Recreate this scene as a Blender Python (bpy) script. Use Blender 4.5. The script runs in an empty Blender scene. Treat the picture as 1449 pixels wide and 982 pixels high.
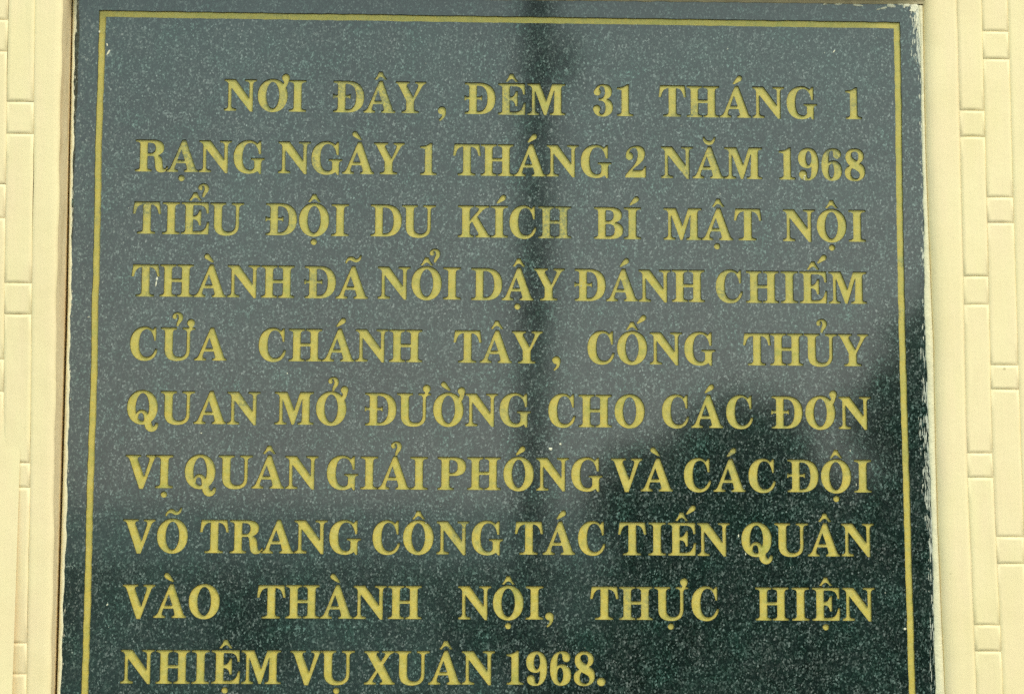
import bpy, bmesh, math, random, re
import numpy as np
from mathutils import Vector, Matrix
from mathutils.geometry import delaunay_2d_cdt
random.seed(7)
R = math.radians
sc = bpy.context.scene
COL = sc.collection

# ------------------------------------------------------------------ camera
Z0 = 2.05                      # height of the plaque's top gold line above the ground
cam_d = bpy.data.cameras.new('camera')
cam = bpy.data.objects.new('camera', cam_d)
COL.objects.link(cam)
cam_d.sensor_width = 36.0
cam_d.lens = 36.0 * 3000.0 / 1449.0
cam_d.clip_start = 0.01
cam_d.clip_end = 500
cR = ((0.9992073, -0.0040683, -0.0395997), (0.0092204, 0.9913649, 0.1308078), (0.0387256, -0.1310692, 0.9906166))
def w2b(v): return Vector((v[0], v[2], -v[1]))
rx, up, bk = w2b(cR[0]), -w2b(cR[1]), -w2b(cR[2])
M = Matrix((rx, up, bk)).transposed().to_4x4()
M.translation = Vector((-0.05329, -1.55608, Z0 - 0.45523))
cam.matrix_world = M
sc.camera = cam

# ------------------------------------------------------------------ light
SUN_EL, SUN_AZ = R(48), R(146)          # azimuth clockwise from +Y: behind the viewer and to the left
world = bpy.data.worlds.new('World'); sc.world = world
world.use_nodes = True
wn, wl = world.node_tree.nodes, world.node_tree.links
wn.clear()
wo = wn.new('ShaderNodeOutputWorld'); wb = wn.new('ShaderNodeBackground')
sky = wn.new('ShaderNodeTexSky'); sky.sky_type = 'NISHITA'; sky.sun_disc = False
sky.sun_elevation = SUN_EL; sky.sun_rotation = SUN_AZ
sky.air_density = 1.3; sky.dust_density = 6.0; sky.ozone_density = 1.0
# thin overcast: the blue sky mostly veiled by soft grey cloud
tc = wn.new('ShaderNodeTexCoord')
cn = wn.new('ShaderNodeTexNoise'); cn.inputs['Scale'].default_value = 2.2; cn.inputs['Detail'].default_value = 5
wl.new(tc.outputs['Generated'], cn.inputs['Vector'])
cr = wn.new('ShaderNodeMapRange'); cr.inputs[1].default_value = 0.35; cr.inputs[2].default_value = 0.7
cr.inputs[3].default_value = 0.5; cr.inputs[4].default_value = 0.8
wl.new(cn.outputs['Fac'], cr.inputs[0])
mx = wn.new('ShaderNodeMix'); mx.data_type = 'RGBA'
wl.new(cr.outputs[0], mx.inputs[0]); wl.new(sky.outputs[0], mx.inputs[6])
sx = wn.new('ShaderNodeSeparateXYZ'); wl.new(tc.outputs['Generated'], sx.inputs[0])
el = wn.new('ShaderNodeMapRange'); el.interpolation_type = 'SMOOTHSTEP'
for i_, v_ in enumerate((0.08, 0.34, 0, 1)): el.inputs[i_+1].default_value = v_
wl.new(sx.outputs[2], el.inputs[0])
cc = wn.new('ShaderNodeMix'); cc.data_type = 'RGBA'; wl.new(el.outputs[0], cc.inputs[0])
cc.inputs[6].default_value = (15.1, 16.6, 15.5, 1); cc.inputs[7].default_value = (10.0, 13.7, 13.0, 1)
wl.new(cc.outputs[2], mx.inputs[7])
wl.new(mx.outputs[2], wb.inputs['Color'])
wb.inputs['Strength'].default_value = 0.12
wl.new(wb.outputs[0], wo.inputs['Surface'])
sun_d = bpy.data.lights.new('sun', 'SUN'); sun_d.energy = 1.3; sun_d.angle = R(14); sun_d.color = (1, .90, .79)
sun = bpy.data.objects.new('sun', sun_d); COL.objects.link(sun)
sd = Vector((math.sin(SUN_AZ)*math.cos(SUN_EL), math.cos(SUN_AZ)*math.cos(SUN_EL), math.sin(SUN_EL)))
sun.rotation_euler = sd.to_track_quat('Z', 'Y').to_euler(); sun.location = (-4, -6, 9)
vs = sc.view_settings
vs.view_transform = 'Standard'; vs.look = 'None'; vs.exposure = 0.23; vs.gamma = 1.0; vs.use_curve_mapping = False
sc.render.engine = 'CYCLES'
sc.cycles.use_denoising = False
sc.cycles.max_bounces = 6

# ------------------------------------------------------------------ helpers
def link(o, parent=None):
    COL.objects.link(o)
    if parent is not None: o.parent = parent
    return o
def mesh_obj(name, verts, faces, mats, parent=None, fmat=None, smooth=False, loc=None):
    me = bpy.data.meshes.new(name)
    me.from_pydata(verts, [], faces)
    for m in (mats if isinstance(mats, (list, tuple)) else [mats]): me.materials.append(m)
    if fmat is not None: me.polygons.foreach_set('material_index', fmat)
    if smooth: me.polygons.foreach_set('use_smooth', [True]*len(me.polygons))
    me.update()
    o = bpy.data.objects.new(name, me)
    if loc is not None: o.location = loc
    return link(o, parent)
def tag(o, label=None, cat=None, group=None, kind=None):
    if label: o['label'] = label
    if cat: o['category'] = cat
    if group: o['group'] = group
    if kind: o['kind'] = kind
    return o
def P3(u, v, w=0.0):
    """plaque millimetres (u right, v down from the top gold line, w out of the wall) -> world metres"""
    return (u*0.001, -w*0.001, Z0 - v*0.001)
def interp(pts, v):
    """u at height v on a polyline of (u, v)"""
    if v <= pts[0][1]: a, b = pts[0], pts[1]
    elif v >= pts[-1][1]: a, b = pts[-2], pts[-1]; 
    else:
        for i in range(len(pts)-1):
            if pts[i][1] <= v <= pts[i+1][1]: a, b = pts[i], pts[i+1]; break
    if v <= pts[0][1]: return pts[0][0]
    if v >= pts[-1][1]: return pts[-1][0]
    t = (v-a[1])/(b[1]-a[1]); return a[0]+(b[0]-a[0])*t

class NT:
    def __init__(s, name, rough=.5, ior=None):
        s.m = bpy.data.materials.new(name); s.m.use_nodes = True
        s.n, s.l = s.m.node_tree.nodes, s.m.node_tree.links
        s.b = s.n['Principled BSDF']; s.b.inputs['Roughness'].default_value = rough
        if ior: s.b.inputs['IOR'].default_value = ior
        s.geo = s.n.new('ShaderNodeNewGeometry')
    def pos(s, scale=(1,1,1), rot=(0,0,0)):
        mp = s.n.new('ShaderNodeMapping'); mp.inputs['Scale'].default_value = scale; mp.inputs['Rotation'].default_value = rot
        s.l.new(s.geo.outputs['Position'], mp.inputs['Vector']); return mp.outputs[0]
    def noise(s, scale, detail=3, vec=None, rough=.55, dist=0):
        t = s.n.new('ShaderNodeTexNoise'); t.inputs['Scale'].default_value = scale; t.inputs['Detail'].default_value = detail
        t.inputs['Roughness'].default_value = rough; t.inputs['Distortion'].default_value = dist
        s.l.new(vec or s.geo.outputs['Position'], t.inputs['Vector']); return t.outputs['Fac']
    def vor(s, scale, vec=None, rnd=1.0):
        t = s.n.new('ShaderNodeTexVoronoi'); t.inputs['Scale'].default_value = scale; t.inputs['Randomness'].default_value = rnd
        s.l.new(vec or s.geo.outputs['Position'], t.inputs['Vector']); return t
    def ramp(s, fac, stops, interp='LINEAR'):
        r = s.n.new('ShaderNodeValToRGB'); r.color_ramp.interpolation = interp
        e = r.color_ramp.elements
        while len(e) < len(stops): e.new(.5)
        for i, (p, c) in enumerate(stops):
            e[i].position = p; e[i].color = (*c, 1) if len(c) == 3 else c
        s.l.new(fac, r.inputs[0]); return r.outputs[0]
    def rng(s, fac, a, b, c, d):
        r = s.n.new('ShaderNodeMapRange')
        for i, x in enumerate((a, b, c, d)): r.inputs[i+1].default_value = x
        s.l.new(fac, r.inputs[0]); return r.outputs[0]
    def mix(s, fac, a, b, mode='MIX'):
        m = s.n.new('ShaderNodeMix'); m.data_type = 'RGBA'; m.blend_type = mode
        for i, x in ((0, fac), (6, a), (7, b)):
            if isinstance(x, (int, float)): m.inputs[i].default_value = x
            elif isinstance(x, tuple): m.inputs[i].default_value = (*x, 1)
            else: s.l.new(x, m.inputs[i])
        return m.outputs[2]
    def math(s, op, a, b=0.0):
        m = s.n.new('ShaderNodeMath'); m.operation = op
        for i, x in ((0, a), (1, b)):
            if isinstance(x, (int, float)): m.inputs[i].default_value = x
            else: s.l.new(x, m.inputs[i])
        return m.outputs[0]
    def sep(s, col):
        m = s.n.new('ShaderNodeSeparateColor'); s.l.new(col, m.inputs[0]); return m.outputs
    def color(s, c):
        if isinstance(c, tuple): s.b.inputs['Base Color'].default_value = (*c, 1)
        else: s.l.new(c, s.b.inputs['Base Color'])
    def bump(s, h, dist=.001, strength=1.0, normal=None):
        b = s.n.new('ShaderNodeBump'); b.inputs['Distance'].default_value = dist; b.inputs['Strength'].default_value = strength
        s.l.new(h, b.inputs['Height'])
        if normal is not None: s.l.new(normal, b.inputs['Normal'])
        s.l.new(b.outputs[0], s.b.inputs['Normal']); return b.outputs[0]

# ------------------------------------------------------------------ materials
def make_granite():
    g = NT('polished_dark_granite', .07, 1.74)
    d1 = g.pos((1, 1, .8), (0, R(38), 0))                 # crystals lean one way
    v1 = g.vor(980, d1)
    s1 = g.sep(v1.outputs['Color'])
    base = g.ramp(s1[0], [(0, (.0015, .003, .0025)), (.35, (.005, .011, .009)), (.6, (.015, .029, .024)), (.78, (.044, .060, .052)), (.92, (.08, .103, .093)), (1, (.17, .20, .185))])
    v2 = g.vor(430, g.pos((1, 1, .5), (0, R(-30), 0)))
    s2 = g.sep(v2.outputs['Color'])
    dark = g.rng(s2[1], .6, .85, 0, .7)
    base = g.mix(dark, base, (.006, .010, .010))
    # soft cloudy change of tone, purplish and greenish patches
    n1 = g.noise(38, 4)
    tint = g.ramp(n1, [(.3, (.72, 1.08, 1.0)), (.52, (1, 1, 1)), (.7, (1.12, .98, 1.0))])
    base = g.mix(1.0, base, tint, 'MULTIPLY')
    # pale feldspar flecks
    for sc_, th, sel, mapping, colr in ((430, .27, .87, ((1, 1, .75), (0, R(40), 0)), (.17, .22, .20)), (240, .16, .87, ((1, 1, .85), (0, R(-25), 0)), (.26, .31, .285)),
                                       (640, .38, .85, ((1, 1, .8), (0, R(15), 0)), (.12, .155, .14))):
        vv = g.vor(sc_, g.pos(*mapping)); ss = g.sep(vv.outputs['Color'])
        near = g.rng(vv.outputs['Distance'], th*.6, th, 1, 0)
        pick = g.rng(ss[2], sel, sel+.06, 0, 1)
        amt = g.math('MULTIPLY', g.math('MULTIPLY', near, pick), g.rng(ss[0], 0, 1, .35, 1))
        base = g.mix(amt, base, colr)
    # thin film of dust; its green paints in a teal cast of reflected sky
    dn = g.noise(14, 5, rough=.65)
    base = g.mix(g.rng(dn, .4, .7, .015, .06), base, (.15, .275, .235))
    g.color(base)
    rr = g.rng(g.noise(60, 3), .3, .7, .05, .07)
    g.l.new(rr, g.b.inputs['Roughness'])
    g.bump(g.noise(1500, 2), .00004, .07)
    return g.m
def make_gold():
    g = NT('worn_gold_paint', .42)
    n1 = g.noise(48, 5, rough=.7); n2 = g.noise(420, 3); oi = g.n.new('ShaderNodeObjectInfo')
    base = g.ramp(n1, [(.3, (.36, .35, .055)), (.45, (.58, .44, .07)), (.6, (.65, .475, .08)), (.72, (.42, .43, .13))])
    base = g.mix(g.rng(n2, .35, .7, 0, .5), base, (.62, .55, .20))
    base = g.mix(g.rng(g.noise(170, 4, rough=.65), .48, .7, 0, .55), base, (.34, .33, .09))
    v = g.vor(1100); s = g.sep(v.outputs['Color'])
    base = g.mix(g.rng(s[0], .55, 1, 0, .35), base, (.32, .28, .06))
    # worn patches where the grey stone grins through
    wn_ = g.noise(24, 6, rough=.7, dist=.4)
    thr = g.rng(oi.outputs['Random'], .6, 1, .68, .53)
    zz = g.n.new('ShaderNodeSeparateXYZ'); g.l.new(g.geo.outputs['Position'], zz.inputs[0])
    thr = g.math('SUBTRACT', thr, g.rng(zz.outputs[2], Z0-.36, Z0-.08, 0, .10))
    base = g.mix(g.rng(zz.outputs[2], Z0-.40, Z0-.10, 0, .32), base, (.38, .37, .115))
    wm = g.n.new('ShaderNodeMath'); wm.operation = 'SUBTRACT'; g.l.new(wn_, wm.inputs[0]); g.l.new(thr, wm.inputs[1])
    soft = g.rng(wm.outputs[0], -.03, .09, 0, .85)
    fine = g.rng(g.noise(520, 4, rough=.7), .42, .6, .0, 1)
    base = g.mix(g.math('MULTIPLY', soft, fine), base, (.13, .17, .11))
    # each letter was filled by hand: slightly its own tone
    base = g.mix(g.rng(oi.outputs['Random'], 0, 1, 0, .22), base, (.46, .41, .11))
    g.color(base)
    g.b.inputs['Specular IOR Level'].default_value = .35
    g.bump(g.noise(1300, 4, rough=.7), .00018, .7)
    return g.m
def make_groove():
    g = NT('engraved_stone_edge', .8)
    g.color(g.ramp(g.noise(300, 3), [(.35, (.018, .020, .010)), (.65, (.09, .08, .022))])); return g.m
def make_cream(name='cream_wall_paint', dirt_shade=0.0):
    g = NT(name, .55)
    n = g.noise(9, 4); n2 = g.noise(70, 4, g.pos((1, 1, .25)))
    base = g.ramp(n, [(.3, (.83, .685, .365)), (.55, (.87, .73, .415)), (.75, (.85, .68, .39))])
    base = g.mix(g.rng(n2, .4, .7, 0, .5), base, (.87, .675, .42))
    base = g.mix(g.rng(g.noise(22, 5, rough=.65), .5, .72, 0, .25), base, (.70, .58, .30))
    base = g.mix(g.rng(g.noise(30, 5, g.pos((1, 1, .16)), rough=.7, dist=.6), .52, .74, 0, .28), base, (.66, .53, .30))
    st = g.noise(60, 4, g.pos((6, 6, .35)))
    base = g.mix(g.rng(st, .45, .8, 0, .14), base, (.70, .60, .33))
    oi = g.n.new('ShaderNodeObjectInfo')
    base = g.mix(g.rng(oi.outputs['Random'], 0, 1, 0, .22), base, (.86, .66, .41))
    v = g.vor(45); s = g.sep(v.outputs['Color'])
    spot = g.math('MULTIPLY', g.rng(v.outputs['Distance'], .035, .06, 1, 0), g.rng(s[0], .82, .85, 0, .7))
    base = g.mix(spot, base, (.30, .24, .10))
    if dirt_shade: base = g.mix(g.rng(g.noise(80, 5, rough=.7), .3, .7, dirt_shade*.5, dirt_shade), base, (.20, .18, .13))  # grime plus the soffit's grey-brown shade, both put into the colour
    g.color(base)
    b1 = g.bump(g.noise(190, 5, g.pos((3, 3, .22)), rough=.6), .0005, .35)
    b2 = g.n.new('ShaderNodeBump'); b2.inputs['Distance'].default_value = .0012; b2.inputs['Strength'].default_value = .30
    g.l.new(g.noise(48, 4), b2.inputs['Height']); g.l.new(b1, b2.inputs['Normal'])
    g.l.new(b2.outputs[0], g.b.inputs['Normal'])
    return g.m
def make_reveal():
    g = NT('shaded_cream_reveal_paint', .6)
    base = g.ramp(g.noise(26, 5, g.pos((1, 1, .3))), [(.3, (.85, .65, .37)), (.55, (.87, .69, .41)), (.75, (.83, .61, .34))])  # tan of the shaded side face, painted into the colour
    base = g.mix(g.rng(g.noise(160, 4, g.pos((1, 1, .2))), .5, .75, 0, .4), base, (.45, .32, .13))
    g.color(base); g.bump(g.noise(240, 4), .0006, .5); return g.m
def simple(name, c, rough=.8, var=.3, scale=20, bump=0):
    g = NT(name, rough)
    lo = tuple(x*(1-var) for x in c); hi = tuple(min(1, x*(1+var)) for x in c)
    g.color(g.ramp(g.noise(scale, 5, rough=.6), [(.3, lo), (.7, hi)]))
    if bump: g.bump(g.noise(scale*4, 4), bump, .6)
    return g.m
GRANITE, GOLD, EDGE = make_granite(), make_gold(), make_groove()
CREAM, CREAM_D = make_cream(), make_cream('stained_shaded_cream_paint', .55)
REVEAL = make_reveal()
BEAD = simple('pale_paint_bead', (.74, .67, .44), .5, .1, 120, .0006)
SMEAR = simple('dry_brushed_pale_paint', (.50, .50, .40), .6, .25, 300)
SMEAR2 = simple('thick_pale_paint', (.74, .70, .52), .55, .12, 200, .0004)
MORTAR = simple('brown_grey_mortar', (.24, .19, .11), .9, .4, 160, .0012)
SOIL = simple('dark_crevice_backing', (.16, .12, .06), .95, .4, 200, .001)

# ------------------------------------------------------------------ lettering: a bold book face drawn from outlines (cap height 100)
def path(d, n=6):
    toks = re.findall(r'[MLCZ]|-?\d*\.?\d+', d); out = []; i = 0; cmd = None
    def num():
        nonlocal i
        v = float(toks[i]); i += 1; return v
    while i < len(toks):
        if toks[i] in 'MLCZ':
            cmd = toks[i]; i += 1
            if cmd == 'Z': continue
        if cmd in 'ML':
            x = num(); y = num(); out.append((x, y)); cmd = 'L'
        else:
            p = [out[-1]]
            for _ in range(3):
                x = num(); y = num(); p.append((x, y))
            for k in range(1, n+1):
                t = k/n; a = (1-t)**3; b = 3*t*(1-t)**2; c = 3*t*t*(1-t); e = t**3
                out.append((a*p[0][0]+b*p[1][0]+c*p[2][0]+e*p[3][0], a*p[0][1]+b*p[1][1]+c*p[2][1]+e*p[3][1]))
    if len(out) > 2 and math.hypot(out[0][0]-out[-1][0], out[0][1]-out[-1][1]) < .01: out.pop()
    return out
def ell(cx, cy, rx_, ry, n=18, p=2.0):
    o = []
    for k in range(n):
        a = 2*math.pi*k/n; c, s = math.cos(a), math.sin(a)
        o.append((cx+rx_*math.copysign(abs(c)**(2/p), c), cy+ry*math.copysign(abs(s)**(2/p), s)))
    return o
def poly(*pts): return list(pts)
def foot(xl, a, b, xr, y=0.0, up=1, t=5.0, br=8.0):
    """serif from xl..xr with brackets into a stem a..b; up=1 foot, up=-1 top serif"""
    Y = lambda k: y+up*k
    pts = [(xl, Y(0)), (xr, Y(0)), (xr, Y(t))]
    def q(p0, c, p1):
        return [((1-s)**2*p0[0]+2*s*(1-s)*c[0]+s*s*p1[0], (1-s)**2*p0[1]+2*s*(1-s)*c[1]+s*s*p1[1]) for s in (.25, .5, .75, 1)]
    if xr > b: pts += q((xr, Y(t)), (b, Y(t+.5)), (b, Y(t+br)))
    else: pts += [(b, Y(t+br))]
    pts += [(a, Y(t+br))]
    if xl < a: pts += q((a, Y(t+br)), (a, Y(t+.5)), (xl, Y(t)))
    else: pts += [(xl, Y(t))]
    return pts
def box(x0, y0, x1, y1): return [(x0, y0), (x1, y0), (x1, y1), (x0, y1)]
def stem(xl, a, b, xr, xl2=None, xr2=None, top=True, bot=True):
    o = [box(a, 3, b, 97)]
    if bot: o.append(foot(xl, a, b, xr))
    if top: o.append(foot(xl if xl2 is None else xl2, a, b, xr if xr2 is None else xr2, 100, -1))
    return o
G = {}                                    # char -> (width, [(outer, [holes])])
def add(ch, w, outers, shapes=()):
    G[ch] = (w, [(o, []) for o in outers]+list(shapes))
add('I', 53, stem(0, 15, 38.5, 53))
add('H', 100, stem(0, 13, 36, 49)+stem(53, 67, 90, 100+2)+[box(30, 46.5, 72, 55.5)])
G['H'] = (102, G['H'][1])
add('N', 99, [path('M0 100 L34 100 L78 40 L78 88 C77 92 74 95 64 95.5 L64 100 L100 100 L100 95.5 C92 95 89 92 88.5 87 L88.5 -2 L81 -2 L21.5 74 L21.5 14 C22 9 26 6 37 5.5 L37 0 L0 0 L0 5.5 C8 6 11.5 9 12 14 L12 86 C10 92 6 95 0 95.5 Z', 3)])
add('M', 119, [path('M0 100 L38 100 L60 44 L78 100 L119 100 L119 95.5 C110 95 107 93 106.5 88 L106.5 12 C107 7 110 5.5 119 5 L119 0 L71 0 L71 5 C80 5.5 83 7 83.5 12 L83.5 79 L59.5 0 L52.5 0 L24 78 L24 13 C24 8 28 5.5 36 5 L36 0 L0 0 L0 5 C9 5.5 13 8 14.5 13 L14.5 85 C13 92 9 95 0 95.5 Z', 3)])
add('A', 97, [], [(path('M48 101.5 L58 101.5 L90 11 C92 7 94 5.5 98 5 L98 0 L55 0 L55 5 C61 5.5 64 7 63.5 11 L59 28 L28.5 28 L24.5 15 C24 8 27 5.5 35 5 L35 0 L-1 0 L-1 5 C6 6 10 9 13 15 Z', 3), [path('M44.5 71 L56.5 37 L32 37 Z')])])
add('V', 99, [path('M0 100 L46 100 L46 95.5 C38 95 34.5 93 36 87 L57 34 L72 84 C74 92 71 95 62 95.5 L62.5 100 L97 100 L97 95.5 C91 94 87 91 85 85 L54 -3 L43 -3 L11 88 C9 93 6 95 0 95.5 Z', 3)])
add('Y', 95, [path('M0 100 L43 100 L43 95.5 C35 95 32 92 34 87 L55 50 L70 84 C73 92 70 95 61 95.5 L61 100 L95 100 L95 95.5 C87 94 84 90 81 84 L57.5 40 L57.5 8 L33.5 8 L33.5 40 L9.5 88 C7 93 5 95 0 95.5 Z', 3), foot(19, 33.5, 57.5, 72)])
add('X', 93, [path('M0 100 L44 100 L44 95.5 C37 95 35 93 38 88 L51 68 L63 87 C66 93 63 95 54 95.5 L54 100 L91 100 L91 95.5 C83 94 79 91 75 86 L57.5 60 L82 14 C86 7 88 5.5 93 5 L93 0 L48 0 L48 5 C55 5.5 57 8 54 13 L41 36 L27 14 C23 8 27 5.5 36 5 L36 0 L0 0 L0 5 C8 6 11 8 15 13 L35.5 43 L11 87 C8 93 5 95 0 95.5 Z', 3)])
add('T', 87, stem(15, 32, 55.5, 70, top=False)+[path('M5 100 L82 100 L87 63 L80 63 C77 82 70 92 55 92.5 L32 92.5 C17 92 10 82 7.5 63 L0.5 63 Z')])
add('E', 84, [box(13, 3, 36, 97), foot(0, 13, 36, 40), foot(0, 13, 36, 40, 100, -1),
    path('M30 100 L83 100 L84.5 66 L78.5 66 C77 84 70 92 54 92 L30 92 Z'),
    path('M30 56.5 L36 56.5 C48 57 53 63 55 75 L61 75 L61 28 L55 28 C53 41 48 47 36 47 L30 47 Z'),
    path('M30 0 L84 0 L86 38 L80 38 C78 18 70 9 54 8.5 L30 8.5 Z')])
bowl = lambda: (path('M30 100 L46 100 C79 100 96 80 96 50 C96 20 79 0 46 0 L30 0 Z', 10), [path('M36 92 L43 92 C61 92 71.5 78 71.5 50 C71.5 22 61 8 43 8 L36 8 Z', 8)])
add('D', 96, stem(0, 14, 37, 40), [bowl()])
add('Đ', 96, stem(0, 14, 37, 40)+[path('M2 44 L4 47.5 L49 47.5 L51 44 L54 44 L54 58 L51 58 L49 54.5 L4 54.5 L2 58 L-1 58 L-1 44 Z')], [bowl()])
add('P', 87, [box(12, 3, 36, 97), foot(0, 12, 36, 49), foot(0, 12, 36, 40, 100, -1)],
    [(path('M30 100 L50 100 C74 100 87 90 87 71.5 C87 53 74 43 50 43 L30 43 Z', 8), [path('M36 92 L43 92 C56 92 62 85 62 71.5 C62 58 56 51 43 51 L36 51 Z', 6)])])
add('R', 101, [box(14, 3, 37, 97), foot(0, 14, 37, 50), foot(0, 14, 37, 40, 100, -1),
    path('M36 54 L46 54 C57 53 59.5 45 60 34 L61.5 19 C63 3 69 -2.5 80 -2.5 C92 -2.5 100 4 101.5 16 L97 16 C96 10 94 8 91 8 C86.5 8 85 12 84.5 20 L83 34 C82 45 76 51 66 54 L60 58 L36 58 Z', 5)],
    [(path('M30 100 L52 100 C75 100 88 92 88 76 C88 60 75 50 52 50 L30 50 Z', 8), [path('M37 92 L44 92 C57 92 62.5 86 62.5 75 C62.5 63 57 57.5 44 57.5 L37 57.5 Z', 6)])])
add('B', 91, [box(13, 3, 36, 97), foot(0, 13, 36, 40), foot(0, 13, 36, 40, 100, -1)],
    [(path('M30 100 L51 100 C74 100 87 91 87 76 C87 63 78 55 62 52 L30 50 Z', 8), [path('M36 92 L43 92 C56 92 62 86 62 75 C62 63 56 56.5 43 56.5 L36 56.5 Z', 6)]),
     (path('M30 54 L60 54 C80 51 91 42 91 27.5 C91 9 76 0 52 0 L30 0 Z', 8), [path('M36 48 L44 48 C59 48 65.5 41 65.5 28 C65.5 14 59 8 44 8 L36 8 Z', 6)])])
add('K', 101, stem(0, 13, 37, 49)+[path('M54 100 L97 100 L97 95.5 C88 95 82 91 76 85 L60 66 L92 13 C95 7 97 5.5 102 5 L102 0 L55 0 L55 5 C63 5.5 67 7 64 13 L44 50 L34 39 L34 50 L64 85 C68 91 66 95 54 95.5 Z', 3)])
add('U', 104, [path('M12 94 L12 32 C12 8 26 -3 50 -3 C76 -3 89 9 89 32 L89 88 L79.5 88 L79.5 32 C79.5 16 71 8.5 57 8.5 C43 8.5 36 16 36 32 L36 94 Z', 7), foot(0, 12, 36, 48, 100, -1), foot(66, 79.5, 89, 104, 100, -1, 5, 9)])
OO = (ell(46.5, 50, 46.5, 53, 40, 2.08), [ell(46.5, 51, 20.8, 43.5, 30, 2.0)])
add('O', 93, [], [OO])
add('Q', 93, [path('M27 14 L27 20 C27 34 34 42.5 44 42.5 C56 42.5 62 35 66 25 L74 12 C74 1 77 -8 82 -8 C86 -8 87 -4 87 0 C89 3 94 3 96 -1 C97 -13 88 -25 76 -25 C64 -25 55 -15 54 -2 L52 20 C51 29 48 33.5 42.5 33.5 C36.5 33.5 34 27 34 20 L34 14 Z')], [OO])
add('C', 84, [path('M74 60 C71 82 62 95.5 49 95.5 C35 95.5 27 80 27 51 C27 22 36 8 51 8 C64 8 73 17 78 34 L84 32.5 C80 10 67 -3 45 -3 C18 -3 0 18 0 50 C0 82 19 103 44 103 C55 103 62 99 69 92 L74 101 L79 101 L79 60 Z', 8)])
add('G', 96, [path('M79 60 C76 82 66 95.5 51 95.5 C36 95.5 27 80 27 51 C27 20 37 8 51 8 C60 8 65 12 65 20 L65 34 C65 39 62 41 54 41.5 L54 46 L96 46 L96 41.5 C88 41 86 38 86 33 L86 -3 L81 -3 L75 6 C68 0 58 -3 47 -3 C18 -3 0 18 0 50 C0 82 19 103 47 103 C58 103 66 99 74 92 L80 101 L85 101 L85 60 Z', 7)])
add('1', 51, [path('M0 91 C14 91 26 95 31 101.5 L37 101.5 L37 6 L15 6 L15 83 C10 85 5 86 0 86 Z', 4), foot(1, 15, 37, 51)])
nine = [(path('M32 101 C52 101 64 82 64 51 C64 18 51 -3 28 -3 C12 -3 3 5 2.5 16 L26 17 C26 8 28 3.5 33 3.5 C40 3.5 42.5 18 42 42 C38 38 33 36.5 28 36.5 C10 36.5 0 50 0 69 C0 88 12 101 32 101 Z', 8), [ell(33, 69, 9.6, 23.5, 16)]), (ell(14.5, 17, 12, 12.5, 14), [])]
add('9', 64, [], nine)
flip = lambda L: [(64-x, 98-y) for x, y in L]
add('6', 64, [], [(flip(o), [flip(h) for h in hs]) for o, hs in nine])
add('8', 64, [], [(path('M31 101 C49 101 60 92 60 77 C60 66 54 60 46 55 C58 50 64 41 64 27 C64 8 50 -3 31 -3 C12 -3 0 7 0 23 C0 35 6 42 17 47 C8 53 3 62 3 74 C3 91 14 101 31 101 Z', 7),
    [path('M20 82 C20 89 25 92.5 32 92.5 C40 92.5 44 86 44 77 C44 70 43 66 39 61 C28 67 20 72 20 82 Z', 5), path('M23 39 C40 31 48 27 48 17 C48 8 42 3.5 34 3.5 C24 3.5 18 11 18 22 C18 29 20 34 23 39 Z', 5)])])
add('2', 66, [path('M29 95 C20 95 14 88 13 78 L3 70 C4 90 18 101 38 101 C54 101 63 92 63 76 C63 60 52 48 36 36 C30 31 26 27 23 22.5 L48 22.5 C56 22.5 59 26 61 35 L66 35 L65 0 L1 0 L1 4 C8 18 20 28 28 38 C36 48 41 60 41 74 C41 88 37 95 29 95 Z', 6), ell(14, 68, 11.5, 12, 14)])
add('3', 62, [path('M4 78 C8 93 18 101 32 101 C50 101 59 92 59 78 C59 66 53 58 43 54 C56 50 62.5 41 62.5 27 C62.5 8 49 -3 29 -3 C14 -3 3 5 0.5 20 L19 14 C20 7 22 4 27 4 C35 4 40 12 40 26 C40 40 35 48 24 49 L18 49 L18 55 L24 55 C34 56 38 64 38 77 C38 89 34 95.5 27 95.5 C22 95.5 19 91 19 84 Z', 6), ell(13, 76, 10.8, 11, 14), ell(11.5, 22, 11.5, 11.5, 14)])
add(',', 27, [ell(13, 10, 12.5, 12, 16), path('M12 -2 L25.5 9 C27 -5 18 -18 7 -23 L4 -19 C12 -13 16 -7 13 -1 Z', 5)])
add('.', 26, [ell(13, 9.5, 12.7, 12.7, 18)])
ACC = {
 'circ': [path('M-19.5 107 C-13 113 -8 122 -5.5 131 L5 131 C8 122 13 113 20 107 L13 105.5 C8 113 4 116 0 116 C-4 116 -9 112 -13 105.5 Z', 4)],
 'acute': [path('M-9 109.5 L5 131 C9 137 16 137 19 132 C22 127 20 122 15 119 L-5 108 Z', 4)],
 'grave': [path('M9 109.5 L-5 131 C-9 137 -16 137 -19 132 C-22 127 -20 122 -15 119 L5 108 Z', 4)],
 'hook': [path('M-10 134 C-10 142 -2 147 7 147 C16 147 22 140 22 131 C22 120 12 117 8 104 L3 104 C1 115 9 122 9 131 C9 137 7 140.5 4 141 C1 141 0 139 0 136 Z', 5), ell(-3, 133, 7, 6.8, 12)],
 'tilde': [path('M-23 112 C-20 126 -12 133 -3 132 C4 131 7 124 13 124.5 C18 125 21 129 24 137 L28 136 C26 122 19 115 10 115 C2 115 -2 121 -8 121 C-13 121 -16 118 -19 111 Z', 5)],
 'dot': [ell(0, -20, 9.3, 9.3, 14)],
 'breve': [path('M-20 132 C-19 117 -11 107.5 0 107.5 C11 107.5 19 117 20 132 L15 132 C13 123 8 119.5 1 119.5 C-6 119.5 -12 123 -15 132 Z', 5)]}
def acc(name, dx, dy=0): return [([(x+dx, y+dy) for x, y in s], []) for s in ACC[name]]
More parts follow.
